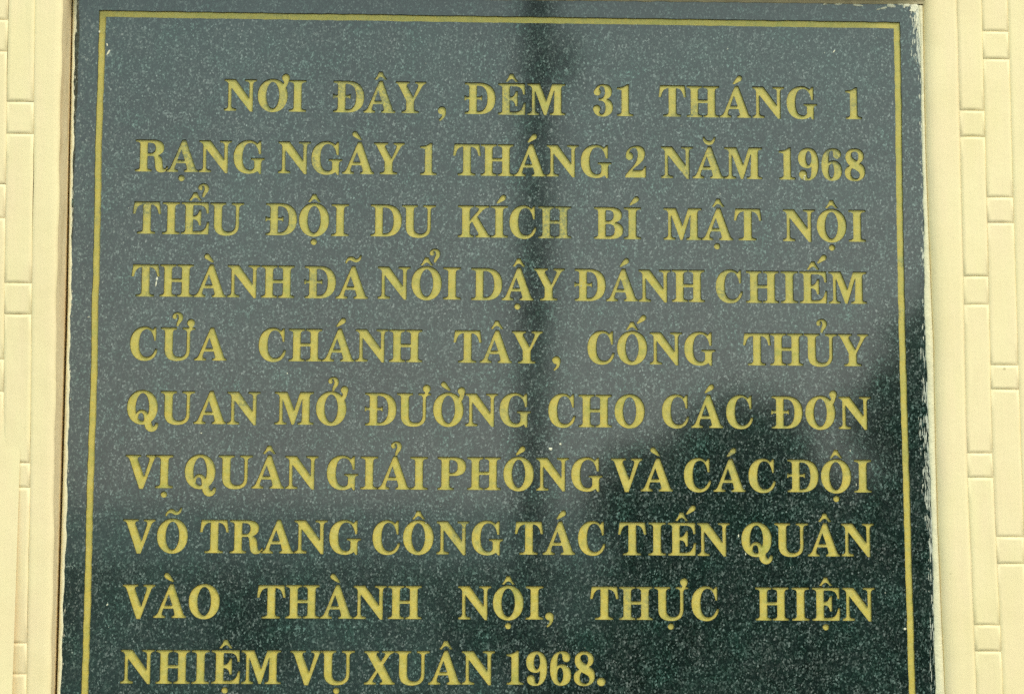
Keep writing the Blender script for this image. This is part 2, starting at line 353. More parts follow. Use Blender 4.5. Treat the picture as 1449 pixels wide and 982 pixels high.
def hornO(): return [(ell(87, 108, 11.5, 12, 16), []), (path('M79 80 L88 78 C93 88 96 97 97 105 L80 99 C83 94 82 88 76 86 Z', 3), [])]
def hornU(): return [(ell(91, 115, 11.5, 12, 16), []), (path('M80 92 L89 90 C92 96 98 104 101 110 L85 106 C87 102 88 98 80 96 Z', 3), [])]
def comp(ch, base, parts): G[ch] = (G[base][0], G[base][1]+parts)
comp('Â', 'A', acc('circ', 52)); comp('Á', 'A', acc('acute', 50)); comp('À', 'A', acc('grave', 50)); comp('Ả', 'A', acc('hook', 50))
comp('Ã', 'A', acc('tilde', 50)); comp('Ă', 'A', acc('breve', 52)); comp('Ạ', 'A', acc('dot', 47)); comp('Ậ', 'A', acc('circ', 52)+acc('dot', 48))
comp('Ê', 'E', acc('circ', 42)); comp('Ể', 'E', acc('circ', 42)+acc('hook', 61, 13)); comp('Ế', 'E', acc('circ', 42)+acc('acute', 65, 18)); comp('Ệ', 'E', acc('circ', 42)+acc('dot', 41))
comp('Í', 'I', acc('acute', 27)); comp('Ị', 'I', acc('dot', 27))
comp('Ô', 'O', acc('circ', 46.5)); comp('Ộ', 'O', acc('circ', 46.5)+acc('dot', 46.5)); comp('Ố', 'O', acc('circ', 46.5)+acc('acute', 70, 18)); comp('Ổ', 'O', acc('circ', 46.5)+acc('hook', 66, 12))
comp('Ó', 'O', acc('acute', 46.5)); comp('Õ', 'O', acc('tilde', 46.5)); comp('Ơ', 'O', hornO()); comp('Ở', 'O', hornO()+acc('hook', 46.5, 1)); comp('Ờ', 'O', hornO()+acc('grave', 44, 1))
comp('Ư', 'U', hornU()); comp('Ử', 'U', hornU()+acc('hook', 44, 1)); comp('Ự', 'U', hornU()+acc('dot', 50)); comp('Ụ', 'U', acc('dot', 50)); comp('Ủ', 'U', acc('hook', 50))

def clean(loop, eps=.35):
    o = [loop[0]]
    for p in loop[1:]:
        if math.hypot(p[0]-o[-1][0], p[1]-o[-1][1]) > eps: o.append(p)
    if math.hypot(o[0][0]-o[-1][0], o[0][1]-o[-1][1]) <= eps and len(o) > 3: o.pop()
    return o
def inside(loop, pts):
    """even-odd test of many points"""
    L = np.asarray(loop); x, y = pts[:, 0], pts[:, 1]
    x1, y1 = L[:, 0], L[:, 1]; x2, y2 = np.roll(x1, -1), np.roll(y1, -1)
    c = np.zeros(len(pts), bool)
    for a, b, p, q in zip(x1, y1, x2, y2):
        if b == q: continue
        m = (b > y) != (q > y)
        c ^= m & (x < (p-a)*(y-b)/(q-b)+a)
    return c
def wind(loop, pts):
    L = np.asarray(loop); x, y = pts[:, 0], pts[:, 1]; w = np.zeros(len(pts), int)
    x1, y1 = L[:, 0], L[:, 1]; x2, y2 = np.roll(x1, -1), np.roll(y1, -1)
    for a, b, p, q in zip(x1, y1, x2, y2):
        cr_ = (p-a)*(y-b)-(x-a)*(q-b)
        w += ((b <= y) & (q > y) & (cr_ > 0)).astype(int)
        w -= ((b > y) & (q <= y) & (cr_ < 0)).astype(int)
    return w
def cdt(loops, eps=1e-5):
    V, E = [], []
    for L in loops:
        s = len(V); V += [Vector(p) for p in L]; E += [(s+i, s+(i+1) % len(L)) for i in range(len(L))]
    r = delaunay_2d_cdt(V, E, [], 0, eps, False)
    vv = np.array([(v.x, v.y) for v in r[0]]); ff = [list(f) for f in r[2]]
    return vv, ff
def orient(vv, ff):
    out = []
    for f in ff:
        a, b, c = vv[f[0]], vv[f[1]], vv[f[2]]
        s = (b[0]-a[0])*(c[1]-a[1])-(b[1]-a[1])*(c[0]-a[0])
        out.append(f if s > 0 else f[::-1])
    return out
def boundary(ff):
    E = set()
    for f in ff:
        for i in range(3): E.add((f[i], f[(i+1) % 3]))
    nxt = {}
    for a, b in E:
        if (b, a) not in E: nxt.setdefault(a, []).append(b)
    loops = []
    while nxt:
        a = next(iter(nxt)); L = [a]
        while True:
            b = nxt[L[-1]].pop()
            if not nxt[L[-1]]: del nxt[L[-1]]
            if b == a: break
            L.append(b)
            if b not in nxt: break
        if len(L) > 2: loops.append(L)
    return loops
SHAPE = {}
SLOPE = 1.15                                # how far the cut flares outward at the face, in glyph units
def build_shape(ch):
    w, shapes = G[ch]
    loops = []
    for o, hs in shapes: loops += [clean(o)]+[clean(h) for h in hs]
    vv, ff = cdt(loops, 1e-4)
    cen = np.array([vv[f].mean(0) for f in ff])
    ok = np.zeros(len(ff), bool)
    for o, hs in shapes:
        m = inside(clean(o), cen)
        for h in hs: m &= ~inside(clean(h), cen)
        ok |= m
    keep = orient(vv, [f for f, k in zip(ff, ok) if k])
    loops = boundary(keep)
    outl, offl = [], []
    for L in loops:
        P = vv[L]; n = len(P); off = []
        for i in range(n):
            a, b, c = P[i-1], P[i], P[(i+1) % n]
            d1 = (b-a)/(np.linalg.norm(b-a)+1e-9); d2 = (c-b)/(np.linalg.norm(c-b)+1e-9)
            n1 = np.array([d1[1], -d1[0]]); n2 = np.array([d2[1], -d2[0]]); m = n1+n2; l = np.linalg.norm(m)
            m = m/l if l > .3 else n1
            k = 1/max(.65, float(m @ n1))
            off.append(b+m*SLOPE*k)
        outl.append(L); offl.append(np.array(off))
    SHAPE[ch] = (w, vv, keep, outl, offl)
    return SHAPE[ch]

UNIT = 0.23852                             # mm per glyph unit: capitals 23.85 mm tall
BASE = [73.11, 120.12, 167.13, 214.14, 261.14, 308.15, 355.16, 402.17, 449.18, 496.18]
WORDS = [(1, 'NƠI', -208.6, -147.8), (1, 'ĐÂY', -127.1, -57.8), (1, ',', -49.0, -42.4), (1, 'ĐÊM', -28.5, 46.9), (1, '31', 67.9, 98.1), (1, 'THÁNG', 117.7, 237.7), (1, '1', 259.5, 272.1), (2, 'RẠNG', -273.6, -178.0), (2, 'NGÀY', -167.5, -73.7), (2, '1', -61.6, -49.7), (2, 'THÁNG', -37.1, 81.6), (2, '2', 92.2, 107.5), (2, 'NĂM', 119.2, 195.5), (2, '1968', 208.3, 273.7), (3, 'TIỂU', -274.3, -192.3), (3, 'ĐỘI', -175.8, -114.7), (3, 'DU', -98.0, -49.9), (3, 'KÍCH', -33.2, 51.3), (3, 'BÍ', 68.8, 103.7), (3, 'MẬT', 120.8, 194.5), (3, 'NỘI', 210.8, 273.1), (4, 'THÀNH', -274.0, -154.0), (4, 'ĐÃ', -146.2, -99.8), (4, 'NỔI', -92.2, -30.9), (4, 'DẬY', -22.9, 46.6), (4, 'ĐÁNH', 54.3, 151.2), (4, 'CHIẾM', 159.8, 273.0), (5, 'CỬA', -273.7, -203.3), (5, 'CHÁNH', -179.5, -58.9), (5, 'TÂY', -35.7, 30.2), (5, ',', 37.2, 43.8), (5, 'CỐNG', 63.8, 158.7), (5, 'THỦY', 179.7, 273.6), (6, 'QUAN', -274.5, -177.8), (6, 'MỞ', -166.8, -114.2), (6, 'ĐƯỜNG', -100.5, 21.6), (6, 'CHO', 34.6, 106.0), (6, 'CÁC', 118.9, 186.8), (6, 'ĐƠN', 200.7, 274.3), (7, 'VỊ', -274.5, -240.0), (7, 'QUÂN', -231.4, -134.4), (7, 'GIẢI', -127.7, -54.1), (7, 'PHÓNG', -46.6, 74.5), (7, 'VÀ', 81.0, 126.3), (7, 'CÁC', 135.0, 202.9), (7, 'ĐỘI', 211.8, 274.0), (8, 'VÕ', -274.9, -228.1), (8, 'TRANG', -219.2, -102.5), (8, 'CÔNG', -93.7, 1.6), (8, 'TÁC', 10.2, 76.7), (8, 'TIẾN', 86.1, 168.3), (8, 'QUÂN', 177.1, 274.9), (9, 'VÀO', -274.0, -204.0), (9, 'THÀNH', -177.1, -57.7), (9, 'NỘI', -30.7, 31.1), (9, ',', 32.6, 39.0), (9, 'THỰC', 65.6, 160.1), (9, 'HIỆN', 187.1, 274.9), (10, 'NHIỆM', -273.9, -159.0), (10, 'VỤ', -152.0, -105.7), (10, 'XUÂN', -98.7, -4.2), (10, '1968', 4.7, 69.0), (10, '.', 70.2, 76.7)]
ROOT = {}
for b, s in (('A', 'ÂÁÀẢÃĂẠẬ'), ('E', 'ÊỂẾỆ'), ('I', 'ÍỊ'), ('O', 'ÔỘỐỔÓÕƠỞỜQ'), ('U', 'ƯỬỰỤỦ'), ('D', 'Đ')):
    for c in s: ROOT[c] = b
def gap(a, b):
    a, b = ROOT.get(a, a), ROOT.get(b, b)
    if a == 'V' and b == 'A': return -8
    if b == 'A': return {'T': -4, 'H': 0, 'U': -5, 'D': 0, 'M': -1, 'R': -5, 'I': 0, 'N': 0, 'V': -8}.get(a, 3)
    if a == 'A' and b == 'Y': return 3
    if a == 'T' and b == 'H': return -2
    if a == 'X': return -1
    if a == 'V' and b == 'O': return 0
    if a in 'OD' and b == 'O': return 5
    if a in 'OCGQ' or b in 'OCGQ': return 6
    if a in '169823' or b in '169823': return 6
    return 2
LETTERS = []                                # (char, u, baseline v)
for ln, word, u0, u1 in WORDS:
    ws = [G[c][0] for c in word]; gs = [gap(word[i], word[i+1]) for i in range(len(word)-1)]
    tot = (u1-u0)/UNIT; rest = tot-sum(ws)-sum(gs)
    k = rest/max(1, len(gs)) if gs else 0
    u = u0 if gs else (u0+u1)/2-ws[0]*UNIT/2
    for i, c in enumerate(word):
        LETTERS.append((c, u+random.uniform(-.12, .12), BASE[ln-1]+random.uniform(-.12, .12)))
        u += (ws[i]+(gs[i]+k if i < len(gs) else 0))*UNIT
    if abs(k) > 4: print('TRACK', ln, word, round(k, 1))

# ------------------------------------------------------------------ plaque
plaque = bpy.data.objects.new('memorial_plaque', None); link(plaque)
plaque.location = P3(0, 250)
tag(plaque, 'dark polished granite plaque engraved with gold Vietnamese capitals inside a gold border line', 'plaque')
inv = Vector(plaque.location)
def to_pl(p): return tuple(Vector(p)-inv)
VB = 590.0                                  # bottom of the stone (below the photograph's frame)
stoneL = [(-321.0, -16), (-321.6, 22.3), (-320.6, 70), (-320.0, 122.7), (-319.3, 170), (-318.3, 220.3), (-318.0, 251.8), (-317.0, 330), (-316.6, 379.3), (-316.9, 468.9), (-317.0, 504.1), (-317, VB)]
stoneR = [(316.8, -16.9), (317.6, 0), (317.4, 62.2), (317.5, 114.6), (316.6, 224.6), (317.2, 261.9), (317.6, 314.7), (318.4, 351.5), (318.6, 434.6), (318.6, 502.3), (318.6, VB)]
topE = lambda u: -15.0-1.9*(u+92)/374 if u > -92 else -15.0
bordL = [(-301.0, 0.2), (-300.9, 43.7), (-301.2, 97.7), (-300.6, 135.3), (-299.9, 204.3), (-300.1, 208.7), (-300.4, 212.4), (-300.2, 225.4), (-299.4, 267.4), (-299.5, 303.9), (-299.7, 355.6), (-299.1, 437.4), (-299.3, 500.5), (-299.3, 571)]
bordR = [(300.0, -0.4), (300.0, 62.4), (299.5, 111.6), (299.3, 160.3), (299.3, 240.8), (299.9, 314.9), (300.6, 408.8), (301.4, 498.8), (301.6, 571)]
rj = random.Random(3)
def edge_pts(pl, v0, v1, step, amp):
    n = int((v1-v0)/step); return [(interp(pl, v0+(v1-v0)*i/n)+rj.uniform(-amp, amp), v0+(v1-v0)*i/n) for i in range(n+1)]
hw = 2.35
def border_loop(o, amp):
    """closed loop of the gold line: o=+1 outer side, -1 inner side; returned as (u, v)"""
    t0, b0 = -hw*o, 571+hw*o
    Lp = [(u-hw*o, v) for u, v in edge_pts(bordL, t0+.0, b0, 5, amp)]
    Rp = [(u+hw*o, v) for u, v in edge_pts(bordR, t0-.3, b0, 5, amp)]
    Lp[0] = (Lp[0][0], t0); Rp[0] = (Rp[0][0], t0-.3); Lp[-1] = (Lp[-1][0], b0); Rp[-1] = (Rp[-1][0], b0)
    n = 110
    Tp = [(Rp[0][0]+(Lp[0][0]-Rp[0][0])*i/n, Rp[0][1]+(Lp[0][1]-Rp[0][1])*i/n+rj.uniform(-amp, amp)) for i in range(1, n)]
    Bp = [(Lp[-1][0]+(Rp[-1][0]-Lp[-1][0])*i/n, b0) for i in range(1, n)]
    return Lp+Bp+Rp[::-1]+Tp           # in (u, -v): down the left, right, up: counter-clockwise
def ccw(loop):
    a = sum(loop[i][0]*loop[(i+1) % len(loop)][1]-loop[(i+1) % len(loop)][0]*loop[i][1] for i in range(len(loop)))
    return loop if a > 0 else loop[::-1]
bo = ccw([(u, -v) for u, v in border_loop(1, .22)])
bi = ccw([(u, -v) for u, v in border_loop(-1, .22)])[::-1]
def offs(loop, d):
    P = np.array(loop); n = len(P); o = []
    for i in range(n):
        a, b, c = P[i-1], P[i], P[(i+1) % n]
        d1 = (b-a)/(np.linalg.norm(b-a)+1e-9); d2 = (c-b)/(np.linalg.norm(c-b)+1e-9)
        m = np.array([d1[1]+d2[1], -d1[0]-d2[0]]); m /= np.linalg.norm(m); n1 = np.array([d1[1], -d1[0]])
        o.append(b+m*d/max(.65, float(m @ n1)))
    return np.array(o)
bo2, bi2 = offs(bo, .22), offs(bi, .22)

DEPTH = 1.25
# stone face with every letter and the border cut out of it
outer = ccw([(u, -v) for u, v in edge_pts(stoneL, -15, VB, 3, .22)+[(-317+635.6*i/60, VB) for i in range(1, 60)]+edge_pts(stoneR, -16.5, VB, 3, .25)[::-1]]
            + [(316.8-638*i/120, -topE(316.8-638*i/120)+rj.uniform(-.25, .25)) for i in range(1, 120)])
loops = [np.array(outer)]; cuts = [bo2, bi2]
for ch, u, v in LETTERS:
    if ch not in SHAPE: build_shape(ch)
    for ol in SHAPE[ch][4]: cuts.append(ol*UNIT+np.array([u, -v]))
vv, ff = cdt([list(map(tuple, L)) for L in loops+cuts], 1e-4)
ff = orient(vv, ff)
cen = np.array([vv[f].mean(0) for f in ff])
wnd = np.zeros(len(ff), int)
for L in cuts:
    x0, y0 = L.min(0); x1, y1 = L.max(0)
    m = np.where((cen[:, 0] > x0) & (cen[:, 0] < x1) & (cen[:, 1] > y0) & (cen[:, 1] < y1))[0]
    if len(m): wnd[m] += wind(L, cen[m])
keep = [f for f, k, i in zip(ff, wnd, inside(outer, cen)) if k <= 0 and i]
TH = 22.0
verts = [to_pl(P3(x, -y, 0)) for x, y in vv]; nb = len(verts)
n = len(outer); ob = offs(outer, .9)          # arris, then the sides and back
verts += [to_pl(P3(x, -y, 0)) for x, y in outer]+[to_pl(P3(x, -y, -.8)) for x, y in ob]+[to_pl(P3(x, -y, -TH)) for x, y in ob]
faces = [tuple(f) for f in keep]
for k in range(2):
    for i in range(n):
        j = (i+1) % n; faces.append((nb+k*n+j, nb+k*n+i, nb+(k+1)*n+i, nb+(k+1)*n+j))
faces.append(tuple(nb+2*n+i for i in range(n))[::-1])
slab = mesh_obj('stone_slab', verts, faces, [GRANITE], plaque)
mesh_obj('engraving_bed', [to_pl(P3(u_, v_, -DEPTH-.12)) for u_, v_ in ((-310, -8), (-310, 580), (310, 580), (310, -8))], [(0, 1, 2, 3)], EDGE, plaque)

LM = {}
def letter_mesh(ch):
    w, sv, sf, outl, offl = SHAPE[ch]
    U = UNIT*.001
    V = [(x*U, DEPTH*.001, y*U) for x, y in sv]; F = [tuple(f) for f in sf]; fm = [0]*len(F)
    for L, O in zip(outl, offl):
        s = len(V); V += [(x*U, 0, y*U) for x, y in O]; k = len(L)
        for i in range(k):
            j = (i+1) % k; F.append((L[j], L[i], s+i, s+j)); fm.append(1)
    me = bpy.data.meshes.new('letter'); me.from_pydata(V, [], F); me.materials.append(GOLD); me.materials.append(EDGE)
    me.polygons.foreach_set('material_index', fm); me.update(); return me
for li, (ch, u, v) in enumerate(LETTERS):
    if ch not in LM: LM[ch] = letter_mesh(ch)
    o = bpy.data.objects.new('letter', LM[ch]); o.location = to_pl(P3(u, v, -.03*(li % 2))); link(o, plaque)
# gold border line
v2, f2 = cdt([list(map(tuple, bo)), list(map(tuple, bi))], 1e-4); f2 = orient(v2, f2)
c2 = np.array([v2[f].mean(0) for f in f2]); k2 = inside(bo, c2) & ~inside(bi, c2)
V = [to_pl(P3(x, -y, -DEPTH)) for x, y in v2]; F = [tuple(f) for f, k in zip(f2, k2) if k]; fm = [0]*len(F)
for L, O in ((bo, bo2), (bi, bi2)):
    s = len(V); k = len(L); V += [to_pl(P3(x, -y, -DEPTH)) for x, y in L]+[to_pl(P3(x, -y, 0)) for x, y in O]
    for i in range(k):
        j = (i+1) % k; F.append((s+j, s+i, s+k+i, s+k+j)); fm.append(1)
mesh_obj('border_line', V, F, [GOLD, EDGE], plaque, fm)

# paint carried over the stone's rim when the wall was painted
def blob(u, v, a, b, rot, t, rr, n=9, jag=.25):
    """a raised irregular spot of paint: rim on the stone, crown t mm proud"""
    c, s = math.cos(rot), math.sin(rot); V = []; F = []
    for ring, (k, w) in enumerate(((1, .02), (.7, t))):
        for i in range(n):
            an = 2*math.pi*i/n; q = k*(1+rr.uniform(-jag, jag)); x, y = a*q*math.cos(an), b*q*math.sin(an)
            V.append(to_pl(P3(u+x*c-y*s, v+x*s+y*c, w)))
    for i in range(n):
        j = (i+1) % n; F.append((i, n+i, n+j, j))
    F.append(tuple(range(n, 2*n))); return V, [f[::-1] for f in F]
def fixn(o):
    bm = bmesh.new(); bm.from_mesh(o.data); bmesh.ops.recalc_face_normals(bm, faces=bm.faces); bm.to_mesh(o.data); bm.free(); return o
def join(name, parts, mat, parent, stuff=False):
    V, F = [], []
    for v, f in parts:
        s = len(V); V += v; F += [tuple(i+s for i in q) for q in f]
    o = fixn(mesh_obj(name, V, F, mat, parent))
    if stuff: o['kind'] = 'stuff'
    return o
rr = random.Random(11)
slv = []
def slivers(n, v0, v1, dmax, pw, side=1, lmin=2, lmax=14, wmax=.45):
    for _ in range(n):
        v = rr.uniform(v0, v1); e = interp(stoneR if side > 0 else stoneL, v); d = dmax*rr.random()**pw
        L = rr.uniform(lmin, lmax)*(1-.5*d/dmax); wd = rr.uniform(.1, wmax)
        slv.append(blob(e-side*d, v, wd, L/2, rr.uniform(-.05, .05), rr.uniform(.04, .16), rr, 8, .45))
slivers(110, -12, 28, 7, 1.6, lmax=9, wmax=.5)
slivers(60, 28, 240, 2.2, 1.5, lmax=7)
slivers(90, 245, 400, 5.0, 1.5, lmax=12)
slivers(70, 300, 360, 7.5, 1.1, lmax=10, wmax=.35)
slivers(60, 370, 520, 3.8, 2.2, lmax=14, wmax=.4)
slivers(50, -14, 520, 2.0, 1.8, -1, lmax=6, wmax=.4)
join('brushed_paint_streaks', slv, SMEAR, plaque, True)
sp = []
for u, v, a, b, r_ in ((-255.8, 204.9, .5, 2.3, .15), (-255.2, 201.0, .8, 1.3, 0), (227.2, 119.6, .35, 1.3, -.3), (227.7, 117.6, .7, .45, -.5), (251.3, 20.8, .5, 1.3, .6), (258.6, 324.5, .3, .8, 0), (174.8, 387.8, .45, 1.2, .1),
                     (36.2, 324.7, 1.2, 1.0, 0), (43.5, 321.0, .9, .9, 0), (296.9, 455, .9, .9, 0), (-220, 315, .6, .5, 0), (-158, 270.5, .4, .5, 0), (180, 401, .35, .9, 0), (-296, 30, .6, 2.2, .5), (-297, 24, .5, 1.2, -.3), (-303, 14, .6, .9, 0),
                     (-318.0, 215.5, 1.0, 2.6, -.1), (-304.6, 230, .3, .9, 1.2), (-285, 440, .5, 1, .7), (262.7, 349.5, .3, 1.0, -.1)):
    sp.append(blob(u, v, a, b, r_, .15, rr, 9, .2))
for _ in range(26):
    u = rr.uniform(-290, 300); v = rr.uniform(-8, 500); s_ = rr.uniform(.18, .42); sp.append(blob(u, v, s_, s_*rr.uniform(.8, 2), rr.uniform(0, 3), rr.uniform(.05, .1), rr, 7, .3))
for i, q in enumerate(sp[:20]):
    fixn(mesh_obj('paint_splash', q[0], q[1], SMEAR2, plaque))
join('fine_paint_specks', sp[20:], SMEAR, plaque, True)
# daubs at the top right corner and along the top edge
db = []
for u, v, a, b, r_ in ((296, -15.6, 3, 1.6, .1), (290, -13.6, 2.6, .8, -.3), (286, -12.6, 1.6, .5, -.2), (303, -17, 2.5, 1.0, 0), (270, -15.5, 4, 1.0, .1), (255, -16.3, 3, .7, 0), (313, -13, 2.6, 2.0, .7), (316.5, -9, 1.6, 2.6, 0), (317.3, -3, .9, 4, 0),
                     (313.6, -6, .5, 3.5, .1), (311, -12, 1.2, 1.2, .5), (315.6, 2, .35, 4, -.05), (316.8, 7, .4, 4, -.05), (314.3, 0, .3, 3, 0), (245, -16, 1.4, .6, 0), (306, -15, .7, 1.6, .4), (314.5, -15, 3.6, 2.2, .3), (308, -16.3, 3, 1.3, 0), (317.2, -11, 1.5, 4.5, 0), (315.2, -4, .9, 4.5, .08), (316.9, 3, .9, 6, -.03), (317.4, 12, .5, 5, 0)):
    db.append(blob(u, v, a, b, r_, rr.uniform(.22, .5), rr, 12, .3))
for q in db: fixn(mesh_obj('paint_daub', q[0], q[1], SMEAR2, plaque))

# ------------------------------------------------------------------ caulk beads at both sides of the stone
def strip(name, vs_, prof, mat, parent, smooth=True):
    """loft of profile points prof(v) -> [(u, w), ...] down the wall"""
    V, F = [], []; m = None
    for v in vs_:
        p = prof(v); m = len(p); V += [P3(u, v, w) for u, w in p]
    for i in range(len(vs_)-1):
        for j in range(m-1): F.append((i*m+j, i*m+j+1, (i+1)*m+j+1, (i+1)*m+j))
    return mesh_obj(name, V, F, mat, parent, smooth=smooth)
VS = [-16+3.0*i for i in range(203)]
rb = random.Random(5)
jl = {v: rb.uniform(-.35, .35) for v in VS}; jr = {v: rb.uniform(-.3, .3) for v in VS}; jm = {v: rb.uniform(-.2, .2) for v in VS}
def jit(d, v, k=1.0):
    i = min(range(len(VS)), key=lambda q: abs(VS[q]-v)); return d[VS[i]]*k
beadL = [(-323.7, -16), (-321.9, 120), (-320.3, 220.4), (-319.6, 380), (-319.2, 485), (-319.1, 600)]
def prof_left(v):
    e = interp(stoneL, v); b = interp(beadL, v)
    j = jit(jl, v)+.35*math.sin(v*.21)+.3*math.sin(v*.067+1)
    inn = e+.55+j*.8
    return [(b, -9), (b-.05, -1.5), (b+.25, .15), ((b+inn)/2, .75+jit(jm, v)), (inn-.35, .45), (inn, .04), (inn-.1, -.4)]
bead1 = strip('paint_bead', VS, prof_left, BEAD, None); 
crease = [(320.3, -20.7), (319.9, 60), (320.2, 114.6), (321.6, 200), (322.6, 245.9), (322.4, 314.7), (322.6, 375.5), (324.0, 444.9), (325.5, 502.3), (326, 600)]
def prof_right(v):
    e = interp(stoneR, v); c = interp(crease, v)
    j = jit(jr, v)+.3*math.sin(v*.17)+.25*math.sin(v*.05)
    inn = e-.15+j*.7
    return [(inn+.1, -.4), (inn, .04), (inn+.5, .5), ((inn+c)/2, .75+jit(jm, v)*.5), (c-.5, .35), (c+.05, -.9), (c+.3, -6)]
bead2 = strip('paint_bead', VS, prof_right, BEAD, None)
for b in (bead1, bead2):
    b.data.transform(Matrix.Translation(-inv)); b.parent = plaque

# ------------------------------------------------------------------ walls
def slabpiece(u0a, u1a, v0, v1, u0b, u1b, w, bev, rnd, base, n=7, round_=.0):
    """one raised stone: outline at the base, bevelled to the face; sides may lean (a = top, b = bottom)"""
    def outline(inset, jag):
        pts = []
        def seg(p, q, k):
            for i in range(k): pts.append((p[0]+(q[0]-p[0])*i/k, p[1]+(q[1]-p[1])*i/k))
        a, b, c, d = (u0a+inset, v0+inset), (u0b+inset, v1-inset), (u1b-inset, v1-inset), (u1a-inset, v0+inset)
        nv = max(1, int((v1-v0)/14)); nu = max(1, int((u1a-u0a)/9))
        seg(a, b, nv); seg(b, c, nu); seg(c, d, nv); seg(d, a, nu)
        return pts
    o = outline(0, 0); m = outline(bev*.3, 0); i_ = outline(bev, 0)
    J = [(rnd.uniform(-.22, .22), rnd.uniform(-.22, .22)) for _ in o]
    V = []
    i2 = outline(bev+.5, 0)
    for ring, ww in ((o, base), (m, w-.34), (i_, w), (i2, w)):
        V += [P3(p[0]+j[0]*.8, p[1]+j[1]*.8, ww) for p, j in zip(ring, J)]
    k = len(o); F = []
    for r_ in range(3):
        for q in range(k):
            z = (q+1) % k; F.append((r_*k+q, r_*k+z, (r_+1)*k+z, (r_+1)*k+q))
    F.append(tuple(range(3*k, 4*k)))
    return V, F
def piece(name, args, mat, parent):
    V, F = slabpiece(*args)
    o = mesh_obj(name, V, F, mat, parent)
    me = o.data; fl = [True]*len(me.polygons); fl[-1] = False; me.polygons.foreach_set('use_smooth', fl); 
    return o
def sheet(name, pts, w, mat, parent=None):
    return mesh_obj(name, [P3(u, v, w) for u, v in pts], [tuple(range(len(pts)))], mat, parent)
HT = -1100; HB = 2040
# right hand wall: face almost flush with the stone
WR = 4.8
rw = random.Random(21)
gw = 2.2
sheetR = [(332, HT), (332, HB), (2600, HB), (2600, HT)]
wall_r = mesh_obj('wall_right', [P3(u, v, WR-1.05) for u, v in sheetR], [(0, 1, 2, 3)], CREAM)
tag(wall_r, kind='structure')
# rounded inner margin of the wall, next to the crease
VS2 = [HT]+[-120, -60, -30]+VS+[640, 700, 900, HB]
def prof_wr(v):
    c = interp(crease, v); j = .25*math.sin(v*.11)+.2*math.sin(v*.031+2)
    e = interp([(344.9, HT), (344.9, 156), (344.2, 331), (347.2, 502), (349, 640), (349, HB)], v)
    return [(c-.3+j*.3, -14), (c-.1+j*.4, -1.2), (c+.9+j, 1.0), (c+2.4+j, 2.4), (c+4.8+j, 3.7), (c+8+j, 4.5), (c+12, WR), (e-2.8, WR), (e-2.2, WR), (e-.7, WR-.34), (e, WR-.95)]
strip('wall_margin', VS2, prof_wr, CREAM, wall_r)
A0 = [(345.4, HT), (345.6, 156), (344.9, 331), (348.0, 502), (350, 640)]
AB = [(364.5, HT), (364.4, 156), (363.6, 331), (367.3, 502), (369.5, 640)]
B1 = [(383.2, HT), (384.7, 155.5), (385.2, 330.7), (386.6, 502), (388.5, 640)]
def course(c0, c1, ends, w, parent, names=('brick', 'header_block')):
    for i in range(len(ends)-1):
        a, b = ends[i], ends[i+1]; long_ = (b-a) > 50
        g_ = .0
        piece('brick', (interp(c0, a)+g_, interp(c1, a)-g_, a+.05, b-.05, interp(c0, b)+g_, interp(c1, b)-g_, w+rw.uniform(-.12, .15), gw, rw, w-.95), CREAM, parent)
Aends = [-317.6, -298, -189.6, -170, -61.6, -42, 66.4, 86.6, 193.4, 214.8, 325.7, 344, 452, 470.9, 579, 599, 707, 727]
Bends = [-381, -361, -253, -233, -125, -104, 4.6, 26.1, 133.0, 152.4, 260.1, 278.3, 387.5, 407.2, 515, 535, 643, 663, 760]
course(A0, AB, Aends, WR, wall_r); course(AB, B1, Bends, WR, wall_r)
def prof_out(v):
    e = interp(B1, v)
    return [(e, WR-.95), (e+.7, WR-.34), (e+2.2, WR), (e+2.8, WR), (e+30, WR+.1), (2600, WR+.1)]
strip('wall_field', VS2, prof_out, CREAM, wall_r)

# left hand wall: a thick frame standing proud of the stone, its inner side in view
def WL(v): return 40-(v+10)/514*20 if -10 < v < 504 else (40 if v <= -10 else 20)
revB = [(-324.6, -16), (-322.1, 220.4), (-320.8, 485.5), (-320.6, 600)]
frontE = [(-324.6, -16), (-324.2, 2), (-322.9, 225), (-319.9, 485), (-319.6, 600)]
wall_l = mesh_obj('wall_left', [P3(-346, HT, 36), P3(-346, HB, 16), P3(-2600, HB, 16), P3(-2600, HT, 36)], [(0, 3, 2, 1)], CREAM)
tag(wall_l, kind='structure')
def prof_wl_face(v):
    e = interp(frontE, v); w = WL(v); j = .3*math.sin(v*.05)+.25*math.sin(v*.13+1)+jit(jl, v, .3)
    c = interp(CR_, v)
    return [(c, w-.95), (c+.7, w-.34), (c+2.2, w), (c+2.8, w), (e-6, w+.05), (e-2.6+j*.5, w-.1), (e-1.0+j*.8, w-.9), (e-.25+j, w-2.4)]
CR_ = [(-344.7, HT), (-344.7, -1.0), (-344.0, 52.4), (-341.7, 136.8), (-341.8, 178.5), (-339.0, 337.6), (-338.6, 357.8), (-337.4, 502.2), (-337, 640)]
CL_ = [(-363.5, HT), (-363.5, 52.6), (-361.5, 137.0), (-361.4, 178.7), (-358.0, 337.7), (-355.0, 502.3), (-355, 640)]
DL_ = [(u-19.5, v) for u, v in CL_]
strip('wall_margin', VS2, prof_wl_face, CREAM, wall_l)
def prof_rev(v):
    e = interp(frontE, v); b = interp(revB, v); w = WL(v); j = .3*math.sin(v*.05)+.25*math.sin(v*.13+1)+jit(jl, v, .3)
    k = jit(jr, v, .5)
    return [(e-.25+j, w-2.4), (e-.1+j*.7, w*.7), ((e+b)/2+k, w*.4), (b+k*.8, w*.1), (b-.1+k*.6, 0), (b-.2, -22)]
strip('side_reveal', VS2, prof_rev, REVEAL, wall_l)
